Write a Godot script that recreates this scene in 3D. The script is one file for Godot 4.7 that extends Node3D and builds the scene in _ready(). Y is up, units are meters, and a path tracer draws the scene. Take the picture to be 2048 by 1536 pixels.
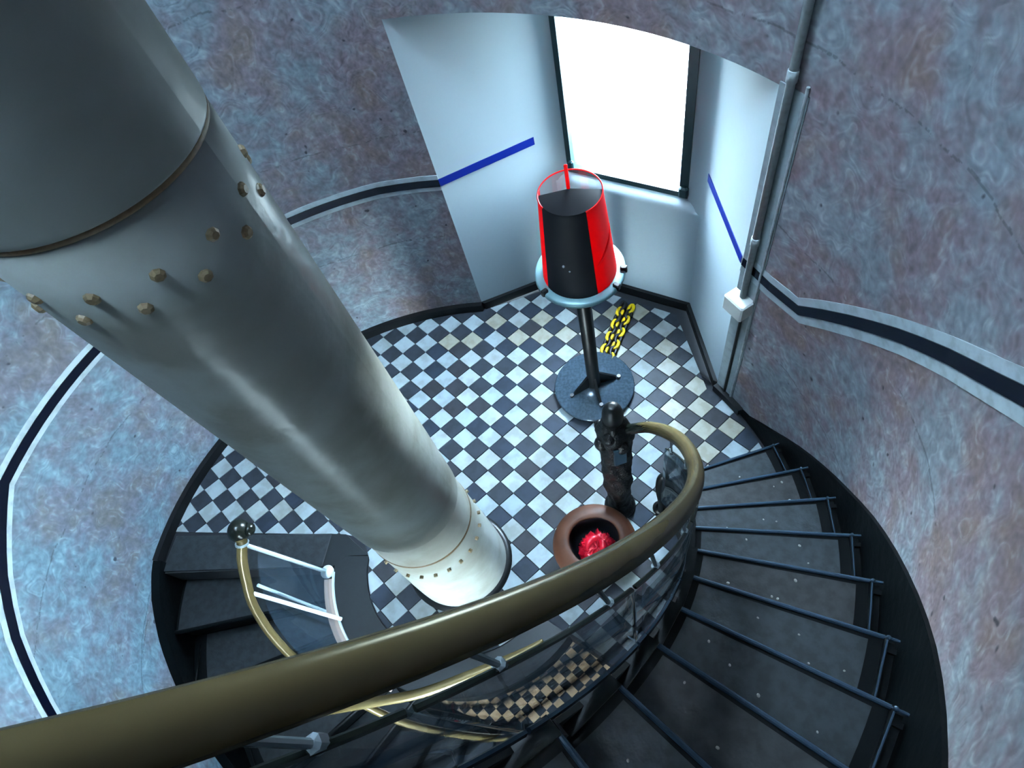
extends Node3D
# A lighthouse landing seen from its spiral stair. Cylinder frame: angle (degrees), radius, height round the tower axis.
const CX := 0.32
const CZ := 0.99
const KZ := 0.94
const RT := 1.65
const STOREY := 4.68
const ALC0 := -89.5
const ALC1 := -36.0
const ALC_TOP := 1.795
const CAM := Vector3(1.1554, 3.0493, 1.7794)
const TILE_P := Vector3(0.0707107, 0, 0)
const TILE_Q := Vector3(0.000738, 0, 0.0645847)

var M := {}
var rng := RandomNumberGenerator.new()
var used := {}

# ---------------------------------------------------------------- helpers
func W(th: float, r: float, y: float) -> Vector3:
	var t := deg_to_rad(th)
	return Vector3(CX + r * cos(t), y, CZ + KZ * r * sin(t))

func table(t: Array, x: float) -> float:
	var rising: bool = t[1].x > t[0].x
	for i in t.size() - 1:
		var a: Vector2 = t[i]
		var b: Vector2 = t[i + 1]
		if i == t.size() - 2 or (x <= b.x if rising else x >= b.x):
			return a.y + (b.y - a.y) * (x - a.x) / (b.x - a.x)
	return 0.0

func mb(smooth := false) -> SurfaceTool:
	var st := SurfaceTool.new()
	st.begin(Mesh.PRIMITIVE_TRIANGLES)
	st.set_smooth_group(0 if smooth else -1)
	return st

# a, b, c, d run counter-clockwise seen from outside
func quad(st: SurfaceTool, a: Vector3, b: Vector3, c: Vector3, d: Vector3, ua := Vector2.ZERO, ub := Vector2.ZERO, uc := Vector2.ZERO, ud := Vector2.ZERO) -> void:
	for k in [[a, ua], [c, uc], [b, ub], [a, ua], [d, ud], [c, uc]]:
		st.set_uv(k[1])
		st.add_vertex(k[0])

# a convex face, turned so that it looks away from a point inside the solid
func face(st: SurfaceTool, pts: Array, inside: Vector3) -> void:
	var mid := Vector3.ZERO
	for p in pts:
		mid += p
	mid /= pts.size()
	var n := Vector3.ZERO
	for i in pts.size():
		n += (pts[i] - mid).cross(pts[(i + 1) % pts.size()] - mid)
	var flip := n.dot(mid - inside) < 0.0
	for i in range(1, pts.size() - 1):
		var tr := [pts[0], pts[i], pts[i + 1]] if flip else [pts[0], pts[i + 1], pts[i]]
		for v in tr:
			st.set_uv(Vector2(v.x, v.z))
			st.add_vertex(v)

func hexa(st: SurfaceTool, lo: Array, hi: Array) -> void:
	var c := Vector3.ZERO
	for p in lo:
		c += p
	for p in hi:
		c += p
	c /= lo.size() + hi.size()
	face(st, lo, c)
	face(st, hi, c)
	for i in lo.size():
		var j := (i + 1) % lo.size()
		face(st, [lo[i], lo[j], hi[j], hi[i]], c)

func prism(st: SurfaceTool, poly: Array, y0: float, y1: float, inset := 0.0) -> void:
	var lo := []
	var hi := []
	var mid := []
	var c := Vector3.ZERO
	for p in poly:
		c += p
	c /= poly.size()
	for p in poly:
		var q: Vector3 = p + (c - p).normalized() * inset
		lo.append(Vector3(p.x, y0, p.z))
		mid.append(Vector3(p.x, y1 - inset * 0.6, p.z))
		hi.append(Vector3(q.x, y1, q.z))
	if inset <= 0.0:
		hexa(st, lo, hi)
		return
	var inside := Vector3(c.x, (y0 + y1) / 2.0, c.z)
	face(st, hi, inside)
	for i in lo.size():
		var j := (i + 1) % lo.size()
		face(st, [lo[i], lo[j], mid[j], mid[i]], inside)
		face(st, [mid[i], mid[j], hi[j], hi[i]], inside)

func box(st: SurfaceTool, centre: Vector3, size: Vector3, turn := Basis(), bev := 0.0) -> void:
	var h := size / 2.0
	if bev <= 0.0:
		var lo := []
		var hi := []
		for s in [[-1, -1], [1, -1], [1, 1], [-1, 1]]:
			lo.append(centre + turn * Vector3(s[0] * h.x, -h.y, s[1] * h.z))
			hi.append(centre + turn * Vector3(s[0] * h.x, h.y, s[1] * h.z))
		hexa(st, lo, hi)
		return
	var rings := []
	for lev in [[-h.y, bev], [-h.y + bev, 0.0], [h.y - bev, 0.0], [h.y, bev]]:
		var ring := []
		var k: float = lev[1]
		for s in [[-1, -1, 0], [1, -1, 1], [1, 1, 0], [-1, 1, 1]]:
			var a := Vector3(s[0] * (h.x - k), lev[0], s[1] * (h.z - k - bev))
			var b := Vector3(s[0] * (h.x - k - bev), lev[0], s[1] * (h.z - k))
			ring.append(centre + turn * (a if s[2] == 0 else b))
			ring.append(centre + turn * (b if s[2] == 0 else a))
		rings.append(ring)
	face(st, rings[0], centre)
	face(st, rings[3], centre)
	for i in 3:
		for j in 8:
			var j2 := (j + 1) % 8
			face(st, [rings[i][j], rings[i][j2], rings[i + 1][j2], rings[i + 1][j]], centre)

# a curved box; lo and hi give the heights along the angle
func arcbox(st: SurfaceTool, t0: float, t1: float, r0: float, r1: float, lo: Callable, hi: Callable, n: int) -> void:
	for i in n:
		var a := lerpf(t0, t1, float(i) / n)
		var b := lerpf(t0, t1, float(i + 1) / n)
		var c := W((a + b) / 2, (r0 + r1) / 2, (lo.call(a) + hi.call(a) + lo.call(b) + hi.call(b)) / 4)
		var p := [W(a, r0, lo.call(a)), W(b, r0, lo.call(b)), W(b, r1, lo.call(b)), W(a, r1, lo.call(a))]
		var q := [W(a, r0, hi.call(a)), W(b, r0, hi.call(b)), W(b, r1, hi.call(b)), W(a, r1, hi.call(a))]
		face(st, p, c)
		face(st, q, c)
		face(st, [p[0], p[1], q[1], q[0]], c)
		face(st, [p[2], p[3], q[3], q[2]], c)
		if i == 0:
			face(st, [p[0], p[3], q[3], q[0]], c)
		if i == n - 1:
			face(st, [p[1], p[2], q[2], q[1]], c)

func flat(y: float) -> Callable:
	return func(_t: float) -> float: return y

# lathe: profile of Vector2(radius, height) from bottom to top
func lathe(st: SurfaceTool, base: Vector3, prof: Array, seg := 32, kz := 1.0, caps := true, wob = null, a0 := 0.0, a1 := 360.0) -> void:
	var pt := func(i: int, j: int) -> Vector3:
		var a := deg_to_rad(lerpf(a0, a1, float(j) / seg))
		var r: float = prof[i].x
		if wob != null:
			r *= wob.call(a, prof[i].y)
		return base + Vector3(r * cos(a), prof[i].y, r * sin(a) * kz)
	for i in prof.size() - 1:
		for j in seg:
			quad(st, pt.call(i, j), pt.call(i + 1, j), pt.call(i + 1, j + 1), pt.call(i, j + 1))
	if caps:
		for e in [0, prof.size() - 1]:
			if prof[e].x > 0.0005:
				var c: Vector3 = base + Vector3(0, prof[e].y, 0)
				var way: Vector3 = c + Vector3(0, 0.1 if e == 0 else -0.1, 0)
				for j in seg:
					face(st, [c, pt.call(e, j), pt.call(e, j + 1)], way)

func smooth_profile(pts: Array, per := 5) -> Array:
	var out := []
	for i in pts.size() - 1:
		var p0: Vector2 = pts[maxi(i - 1, 0)]
		var p1: Vector2 = pts[i]
		var p2: Vector2 = pts[i + 1]
		var p3: Vector2 = pts[mini(i + 2, pts.size() - 1)]
		for k in per:
			out.append(p1.cubic_interpolate(p2, p0, p3, float(k) / per))
	out.append(pts[-1])
	return out

func smooth_path(pts: Array, per := 6) -> Array:
	var out := []
	for i in pts.size() - 1:
		var p0: Vector3 = pts[maxi(i - 1, 0)]
		var p3: Vector3 = pts[mini(i + 2, pts.size() - 1)]
		for k in per:
			out.append(pts[i].cubic_interpolate(pts[i + 1], p0, p3, float(k) / per))
	out.append(pts[-1])
	return out

# tube along a path; section = Vector2(half width, half height) ; height runs along up
func tube(st: SurfaceTool, path: Array, section: Callable, sides := 12, caps := true, up := Vector3.UP) -> void:
	var rings := []
	for i in path.size():
		var d: Vector3 = (path[mini(i + 1, path.size() - 1)] - path[maxi(i - 1, 0)]).normalized()
		var x := d.cross(up)
		if x.length() < 0.01:
			x = d.cross(Vector3.RIGHT)
		x = x.normalized()
		var y := x.cross(d).normalized()
		var s: Vector2 = section.call(float(i) / (path.size() - 1))
		var ring := []
		for j in sides:
			var a := TAU * j / sides
			ring.append(path[i] + x * cos(a) * s.x + y * sin(a) * s.y)
		rings.append(ring)
	for i in path.size() - 1:
		for j in sides:
			var j2 := (j + 1) % sides
			face(st, [rings[i][j], rings[i][j2], rings[i + 1][j2], rings[i + 1][j]], (path[i] + path[i + 1]) / 2.0)
	if caps:
		face(st, rings[0], path[1])
		face(st, rings[-1], path[-2])

func rod(st: SurfaceTool, a: Vector3, b: Vector3, r: float, sides := 10) -> void:
	tube(st, [a, b], func(_u: float) -> Vector2: return Vector2(r, r), sides)

func blob(st: SurfaceTool, c: Vector3, r: Vector3, turn := Basis(), nu := 16, nv := 10) -> void:
	var pt := func(i: int, j: int) -> Vector3:
		var a := TAU * j / nu
		var b := PI * i / nv - PI / 2
		return c + turn * Vector3(cos(a) * cos(b) * r.x, sin(b) * r.y, sin(a) * cos(b) * r.z)
	for i in nv:
		for j in nu:
			var f := [pt.call(i, j), pt.call(i + 1, j), pt.call(i + 1, j + 1), pt.call(i, j + 1)]
			if i == 0:
				f = [f[0], f[1], f[2]]
			elif i == nv - 1:
				f = [f[0], f[1], f[3]]
			face(st, f, c)

func numbered(called: String) -> String:
	if not used.has(called):
		used[called] = 0
		return called
	used[called] += 1
	return "%s_%03d" % [called, used[called]]

func build(st: SurfaceTool, called: String, m: Material, parent: Node = self) -> MeshInstance3D:
	st.generate_normals()
	st.set_material(m)
	return put(st.commit(), called, parent)

func put(mesh: Mesh, called: String, parent: Node = self) -> MeshInstance3D:
	var o := MeshInstance3D.new()
	o.mesh = mesh
	o.name = numbered(called) if parent == self else called
	o.cast_shadow = GeometryInstance3D.SHADOW_CASTING_SETTING_ON
	parent.add_child(o, true)
	return o

func base(called: String, where := Vector3.ZERO) -> Node3D:
	var o := Node3D.new()
	o.name = numbered(called)
	add_child(o, true)
	o.position = where
	return o

func tag(o: Node, label: String, category := "", group := "", kind := "") -> Node:
	o.set_meta("label", label)
	if category:
		o.set_meta("category", category)
	if group:
		o.set_meta("group", group)
	if kind:
		o.set_meta("kind", kind)
	return o

# ---------------------------------------------------------------- materials
func noise_tex(freq: float, ramp: Array, sd := 1, octaves := 4, size := 512, normal := false, bump := 4.0) -> NoiseTexture2D:
	var n := FastNoiseLite.new()
	n.seed = sd
	n.frequency = freq
	n.fractal_octaves = octaves
	var t := NoiseTexture2D.new()
	t.width = size
	t.height = size
	t.seamless = true
	t.noise = n
	if normal:
		t.as_normal_map = true
		t.bump_strength = bump
	else:
		var g := Gradient.new()
		g.offsets = PackedFloat32Array([0.25, 0.5, 0.75])
		g.colors = PackedColorArray(ramp)
		t.color_ramp = g
	return t

func mat(c: Color, rough: float, metal := 0.0, tex: Texture2D = null, scale := 1.0, nrm: Texture2D = null, nscale := 0.4) -> StandardMaterial3D:
	var m := StandardMaterial3D.new()
	m.albedo_color = c
	m.roughness = rough
	m.metallic = metal
	if tex or nrm:
		m.uv1_triplanar = true
		m.uv1_world_triplanar = true
		m.uv1_scale = Vector3.ONE * scale
	if tex:
		m.albedo_texture = tex
	if nrm:
		m.normal_enabled = true
		m.normal_texture = nrm
		m.normal_scale = nscale
	return m

func wall_textures() -> Array:
	var w := 1536
	var h := 768
	var a := FastNoiseLite.new()
	a.seed = 11
	a.frequency = 1.0
	a.fractal_octaves = 5
	var b := FastNoiseLite.new()
	b.seed = 23
	b.frequency = 1.0
	b.fractal_octaves = 3
	var c := FastNoiseLite.new()
	c.seed = 5
	c.frequency = 1.0
	c.fractal_octaves = 2
	var img := Image.create(w, h, false, Image.FORMAT_RGB8)
	var hgt := Image.create(w, h, false, Image.FORMAT_L8)
	var blue := Color(0.575, 0.635, 0.665)
	var mauve := Color(0.605, 0.56, 0.59)
	var brown := Color(0.57, 0.505, 0.47)
	var pale := Color(0.69, 0.735, 0.745)
	for i in w:
		var t := TAU * i / w
		var cx := cos(t) * 0.83
		var sx := sin(t) * 0.83
		for j in h:
			var y := 2.6 * j / h
			var big := a.get_noise_3d(cx * 2.2, y * 2.6, sx * 2.2)
			var warp := c.get_noise_3d(cx * 6.0, y * 6.0, sx * 6.0)
			var streak := b.get_noise_3d(cx * 4.0 + warp * 0.8, y * 30.0 + warp * 5.0, sx * 4.0)
			var down := b.get_noise_3d(cx * 26.0 + 9.0 + warp * 4.0, y * 3.5 + warp, sx * 26.0)
			var mid := b.get_noise_3d(cx * 14.0, y * 14.0 + 5.0, sx * 14.0)
			var fine := c.get_noise_3d(cx * 34.0, y * 34.0, sx * 34.0)
			var col := mauve.lerp(blue, clampf(0.42 + big * 1.5 + mid * 0.7, 0, 1))
			col = col.lerp(brown, clampf(-big * 1.2 + warp * 0.7 + mid * 0.4 - 0.08, 0, 0.75))
			col = col.lerp(pale, clampf((streak if big > 0.0 else down) * 0.9 + mid * 0.5 - 0.2, 0, 0.5))
			var pit := clampf((c.get_noise_3d(cx * 15.0 + 3.0, y * 15.0, sx * 15.0) - 0.70) * 8.0, 0, 1)
			var v := 0.90 + fine * 0.10 + mid * 0.13 + (streak * 0.10 if big > -0.1 else down * 0.10)
			var lift := fposmod(y + big * 0.03, 0.65)
			if lift < 0.007 and down + big > -0.05:
				v *= 0.8
			col = Color(col.r * v, col.g * v, col.b * v).lerp(Color(0.20, 0.20, 0.23), pit * 0.75)
			img.set_pixel(i, j, col)
			var hh := clampf(0.5 + big * 0.3 + streak * 0.18 + fine * 0.22 - pit * 0.5, 0, 1)
			hgt.set_pixel(i, j, Color(hh, hh, hh))
	hgt.convert(Image.FORMAT_RGBA8)
	hgt.bump_map_to_normal_map(3.0)
	img.generate_mipmaps()
	return [ImageTexture.create_from_image(img), ImageTexture.create_from_image(hgt)]

func materials() -> void:
	var wt := wall_textures()
	var wall := StandardMaterial3D.new()
	wall.albedo_texture = wt[0]
	wall.roughness = 0.7
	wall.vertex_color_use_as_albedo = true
	wall.normal_enabled = true
	wall.normal_texture = wt[1]
	wall.normal_scale = 0.5
	M.wall = wall
	M.outer = mat(Color(0.75, 0.75, 0.73), 0.9)
	var mott := noise_tex(0.02, [Color(0.88, 0.88, 0.88), Color(0.97, 0.97, 0.97), Color(1, 1, 1)], 3)
	var bump := noise_tex(0.03, [], 8, 4, 512, true, 3.0)
	M.plaster = mat(Color(0.70, 0.77, 0.80), 0.55, 0.0, null, 1.0, bump, 0.06)
	M.white_band = mat(Color(0.74, 0.81, 0.83), 0.45, 0.0, mott, 1.3)
	M.black_gloss = mat(Color(0.012, 0.03, 0.10), 0.24, 0.0)
	M.blue = mat(Color(0.0, 0.12, 0.50), 0.4)
	M.black_skirt = mat(Color(0.045, 0.05, 0.06), 0.4, 0.0, mott, 2.0)
	var dirt := noise_tex(0.012, [Color(0.90, 0.89, 0.87), Color(0.97, 0.97, 0.97), Color(1, 1, 1)], 17)
	M.light_tile = []
	for c in [Color(0.59, 0.635, 0.65), Color(0.57, 0.62, 0.64), Color(0.61, 0.645, 0.645), Color(0.575, 0.60, 0.60)]:
		M.light_tile.append(mat(c, 0.5, 0.0, dirt, 1.4, bump, 0.1))
	M.stained_tile = mat(Color(0.585, 0.575, 0.52), 0.4, 0.0, dirt, 2.2, bump, 0.1)
	M.dark_tile = []
	for c in [Color(0.185, 0.205, 0.235), Color(0.17, 0.20, 0.245), Color(0.195, 0.20, 0.22)]:
		M.dark_tile.append(mat(c, 0.45, 0.0, dirt, 1.4, bump, 0.1))
	for m in M.light_tile + M.dark_tile:
		m.metallic_specular = 0.3
	M.grout = mat(Color(0.13, 0.14, 0.16), 0.8)
	M.tan_tile = mat(Color(0.78, 0.66, 0.52), 0.4, 0.0, dirt, 1.0)
	var rust := noise_tex(0.006, [Color(0.80, 0.78, 0.74), Color(0.93, 0.93, 0.91), Color(1, 1, 1)], 31, 5)
	M.column = mat(Color(0.80, 0.825, 0.81), 0.29, 0.0, rust, 0.8, bump, 0.25)
	M.column_up = mat(Color(0.76, 0.79, 0.775), 0.40, 0.0, rust, 0.5, bump, 0.18)
	M.rusty = mat(Color(0.47, 0.38, 0.27), 0.6, 0.0, mott, 6.0)
	M.bolt = mat(Color(0.66, 0.58, 0.45), 0.4, 0.0, mott, 9.0)
	M.cast = mat(Color(0.012, 0.026, 0.034), 0.42, 0.0, null, 1.0, bump, 0.2)
	M.cast.metallic_specular = 0.3
	M.curb = mat(Color(0.045, 0.075, 0.09), 0.42, 0.0, mott, 2.0)
	M.nosing = mat(Color(0.22, 0.29, 0.35), 0.2, 0.3)
	M.insert = []
	var scuff := noise_tex(0.02, [Color(0.80, 0.80, 0.79), Color(0.92, 0.92, 0.92), Color(1, 1, 1)], 41, 5)
	for c in [Color(0.215, 0.24, 0.255), Color(0.20, 0.225, 0.24), Color(0.22, 0.225, 0.23)]:
		M.insert.append(mat(c, 0.38, 0.0, scuff, 1.8, bump, 0.3))
	M.insert_dark = mat(Color(0.17, 0.19, 0.205), 0.38, 0.0, scuff, 1.8, bump, 0.2)
	M.speck = mat(Color(0.55, 0.55, 0.52), 0.8)
	var grain := noise_tex(0.01, [Color(0.86, 0.84, 0.80), Color(0.95, 0.95, 0.93), Color(1, 1, 1)], 51)
	M.brass = mat(Color(0.49, 0.43, 0.29), 0.25, 0.3, grain, 1.0)
	M.rail_dark = mat(Color(0.10, 0.12, 0.10), 0.25, 0.2)
	M.chrome = mat(Color(0.80, 0.86, 0.88), 0.2, 0.55)
	M.white_metal = mat(Color(0.82, 0.90, 0.93), 0.3, 0.1)
	M.pink_strip = mat(Color(0.72, 0.63, 0.58), 0.5)
	var g := StandardMaterial3D.new()
	g.transparency = BaseMaterial3D.TRANSPARENCY_ALPHA
	g.albedo_color = Color(0.16, 0.22, 0.24, 0.24)
	g.roughness = 0.02
	g.metallic_specular = 0.5
	M.glass = g
	var gc: StandardMaterial3D = g.duplicate()
	gc.albedo_color = Color(0.3, 0.38, 0.45, 0.12)
	M.glass_clear = gc
	var wp: StandardMaterial3D = g.duplicate()
	wp.albedo_color = Color(0.9, 0.97, 1.0, 0.05)
	M.pane = wp
	M.teal = mat(Color(0.03, 0.15, 0.17), 0.4)
	M.pipe = mat(Color(0.74, 0.79, 0.80), 0.4, 0.0, mott, 3.0)
	M.grey_strip = mat(Color(0.62, 0.68, 0.70), 0.5, 0.0, mott, 1.5)
	M.box_white = mat(Color(0.85, 0.88, 0.87), 0.4)
	M.red = mat(Color(0.93, 0.01, 0.04), 0.35)
	M.red.backlight_enabled = true
	M.red.backlight = Color(0.95, 0.03, 0.05)
	M.lamp_black = mat(Color(0.07, 0.072, 0.09), 0.6)
	M.lamp_black.metallic_specular = 0.25
	M.pan = mat(Color(0.46, 0.60, 0.62), 0.35, 0.2)
	M.steel_black = mat(Color(0.035, 0.045, 0.05), 0.38)
	M.disc = mat(Color(0.27, 0.33, 0.38), 0.2, 0.2, scuff, 5.0)
	M.yellow = mat(Color(0.93, 0.78, 0.04), 0.4)
	M.chain_black = mat(Color(0.02, 0.02, 0.025), 0.4)
	M.pale_blue = mat(Color(0.35, 0.65, 0.88), 0.35)
	var lump := noise_tex(0.05, [], 61, 3, 512, true, 6.0)
	M.newel = mat(Color(0.02, 0.028, 0.034), 0.36, 0.0, null, 3.0, lump, 0.9)
	M.plaque = mat(Color(0.26, 0.36, 0.44), 0.3, 0.3)
	M.brown = mat(Color(0.33, 0.175, 0.09), 0.6, 0.0, grain, 2.0)
	M.hollow = mat(Color(0.03, 0.035, 0.07), 0.6)
	M.cloth = mat(Color(0.80, 0.05, 0.16), 0.35)
	M.sand = mat(Color(0.93, 0.92, 0.88), 0.95)
	M.dim = mat(Color(0.55, 0.57, 0.58), 0.8)

# ---------------------------------------------------------------- shell
const HOLES := [[ALC0, ALC1, 0.0, ALC_TOP], [ALC0, ALC1, -STOREY, -STOREY + ALC_TOP], [84.0, 97.0, -0.95, 0.9]]
const WALL_TOP := 5.4
const WALL_LOW := -5.0
const RO := 2.15

# painted sky light: wall colour bluer beside the lower stair, rosier round the alcove
func sky_tint(t: float) -> Color:
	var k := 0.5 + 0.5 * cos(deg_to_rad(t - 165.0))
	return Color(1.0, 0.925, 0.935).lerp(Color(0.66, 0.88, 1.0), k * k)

func wall_shell() -> void:
	var st := mb(true)
	var th := []
	for i in 19:
		th.append(lerpf(ALC0, ALC1, i / 18.0))
	for i in range(1, 41):
		th.append(lerpf(ALC1, 84.0, i / 40.0))
	for i in range(1, 7):
		th.append(lerpf(84.0, 97.0, i / 6.0))
	for i in range(1, 58):
		th.append(lerpf(97.0, 270.5, i / 57.0))
	var ys := [WALL_LOW, -STOREY, -3.8, -STOREY + ALC_TOP, -0.95, 0.0, 0.9, ALC_TOP, 3.0, 4.3, WALL_TOP]
	var uv := func(t: float, y: float) -> Vector2: return Vector2(t / 180.0, -y / 2.6)
	for i in th.size() - 1:
		for j in ys.size() - 1:
			var tm: float = (th[i] + th[i + 1]) / 2
			var ym: float = (ys[j] + ys[j + 1]) / 2
			var open := false
			for h in HOLES:
				if tm > h[0] and tm < h[1] and ym > h[2] and ym < h[3]:
					open = true
			if open:
				continue
			var a: float = th[i]
			var b: float = th[i + 1]
			var y0: float = ys[j]
			var y1: float = ys[j + 1]
			st.set_color(sky_tint(a))
			quad(st, W(a, RT, y0), W(a, RT, y1), W(b, RT, y1), W(b, RT, y0), uv.call(a, y0), uv.call(a, y1), uv.call(b, y1), uv.call(b, y0))
	var wall := build(st, "wall_round", M.wall)
	tag(wall, "round tower wall of mottled mauve and blue-grey rubbed render", "", "", "structure")
	# the outside of the tower and the thickness at each opening
	var so := mb()
	for i in th.size() - 1:
		for j in ys.size() - 1:
			var tm: float = (th[i] + th[i + 1]) / 2
			var ym: float = (ys[j] + ys[j + 1]) / 2
			var open := false
			for h in HOLES:
				if tm > h[0] and tm < h[1] and ym > h[2] and ym < h[3]:
					open = true
			if not open:
				quad(so, W(th[i], RO, ys[j]), W(th[i + 1], RO, ys[j]), W(th[i + 1], RO, ys[j + 1]), W(th[i], RO, ys[j + 1]))
	for h in HOLES:
		var c := W((h[0] + h[1]) / 2, (RT + RO) / 2, (h[2] + h[3]) / 2)
		var far := 1000.0
		for t in [h[0], h[1]]:
			var f := [W(t, RT + 0.004, h[2]), W(t, RO, h[2]), W(t, RO, h[3]), W(t, RT + 0.004, h[3])]
			face(so, f, (f[0] + f[2]) / 2 + ((f[0] + f[2]) / 2 - c))
		for i in 18:
			var a := lerpf(h[0], h[1], i / 18.0)
			var b := lerpf(h[0], h[1], (i + 1) / 18.0)
			for y in [h[2] - 0.025, h[3]]:
				var f := [W(a, RT + 0.004, y), W(b, RT + 0.004, y), W(b, RO, y), W(a, RO, y)]
				face(so, f, (f[0] + f[2]) / 2 + Vector3(0, (y - c.y), 0))
	tag(build(so, "wall_outside", M.outer), "pale outside face of the round tower wall", "", "", "structure")
	# roof over the stair and pad below
	var sc := mb()
	arcbox(sc, 0, 360, 1.0, RO, flat(WALL_TOP - 0.02), flat(WALL_TOP + 0.1), 48)
	arcbox(sc, 290, 455, 0.0, 1.0, flat(WALL_TOP - 0.02), flat(WALL_TOP + 0.1), 18)
	arcbox(sc, 455, 500, 0.0, 0.62, flat(WALL_TOP - 0.02), flat(WALL_TOP + 0.1), 8)
	arcbox(sc, 500, 570, 0.0, 1.0, flat(WALL_TOP - 0.02), flat(WALL_TOP + 0.1), 18)
	arcbox(sc, 210, 290, 0.0, 0.42, flat(WALL_TOP - 0.02), flat(WALL_TOP + 0.1), 10)
	tag(build(sc, "ceiling", M.dim), "plain ceiling with an added skylight for fill light at the head of the stair", "", "", "structure")
	var sg := mb()
	box(sg, Vector3(0, WALL_LOW - 0.1, 0), Vector3(160, 0.2, 160))
	tag(build(sg, "ground", M.sand), "bright pale sandy ground outside the tower", "", "", "structure")
	var sky_w := base("added_window_4")  # added skylight, out of view, brings fill light to the upper walls
	tag(sky_w, "unseen skylight added in the ceiling over the stair well for fill light", "", "", "structure")
	var sf := mb()
	arcbox(sf, 209, 291, 0.985, 1.02, flat(WALL_TOP - 0.03), flat(WALL_TOP + 0.14), 14)
	arcbox(sf, 209, 291, 0.40, 0.43, flat(WALL_TOP - 0.03), flat(WALL_TOP + 0.14), 14)
	arcbox(sf, 94, 141, 0.985, 1.02, flat(WALL_TOP - 0.03), flat(WALL_TOP + 0.14), 8)
	arcbox(sf, 94, 141, 0.60, 0.63, flat(WALL_TOP - 0.03), flat(WALL_TOP + 0.14), 8)
	build(sf, "frame", M.teal, sky_w)
	var spn := mb()
	arcbox(spn, 210, 290, 0.42, 0.99, flat(WALL_TOP + 0.05), flat(WALL_TOP + 0.056), 14)
	build(spn, "pane", M.pane, sky_w)
	var spn2 := mb()
	arcbox(spn2, 95, 140, 0.62, 0.99, flat(WALL_TOP + 0.05), flat(WALL_TOP + 0.056), 8)
	build(spn2, "pane", M.pane, sky_w)
	# unseen windows added to fill the room with light: plain frames with a pane
	for n in [[84.0, 97.0, -0.95, 0.9, "added_window_2", "narrow unseen window over the lower flight, added for fill light"], [ALC0, ALC1, -STOREY, -STOREY + ALC_TOP, "added_window_3", "unseen window of the storey below, added for fill light"]]:  # stair window inferred from the column highlight, widened for more light
		var wn := base(n[4])
		tag(wn, n[5], "", "", "structure")
		var f := mb()
		for t in [n[0] + 1.0, n[1] - 1.0]:
			arcbox(f, t - 1.0, t + 1.0, RO - 0.12, RO - 0.06, flat(n[2]), flat(n[3]), 2)
		for y in [n[2] + 0.025, n[3] - 0.025]:
			arcbox(f, n[0], n[1], RO - 0.12, RO - 0.06, flat(y - 0.025), flat(y + 0.025), 12)
		build(f, "frame", M.teal, wn)
		var p := mb()
		arcbox(p, n[0] + 1.5, n[1] - 1.5, RO - 0.093, RO - 0.088, flat(n[2] + 0.04), flat(n[3] - 0.04), 12)
		build(p, "pane", M.pane, wn)

var AL := W(ALC0, RT, 0)
var AR := W(ALC1, RT, 0)
var B1 := Vector3(0.869, 0, -0.772)
var B2 := Vector3(1.56, 0, -0.449)

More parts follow.
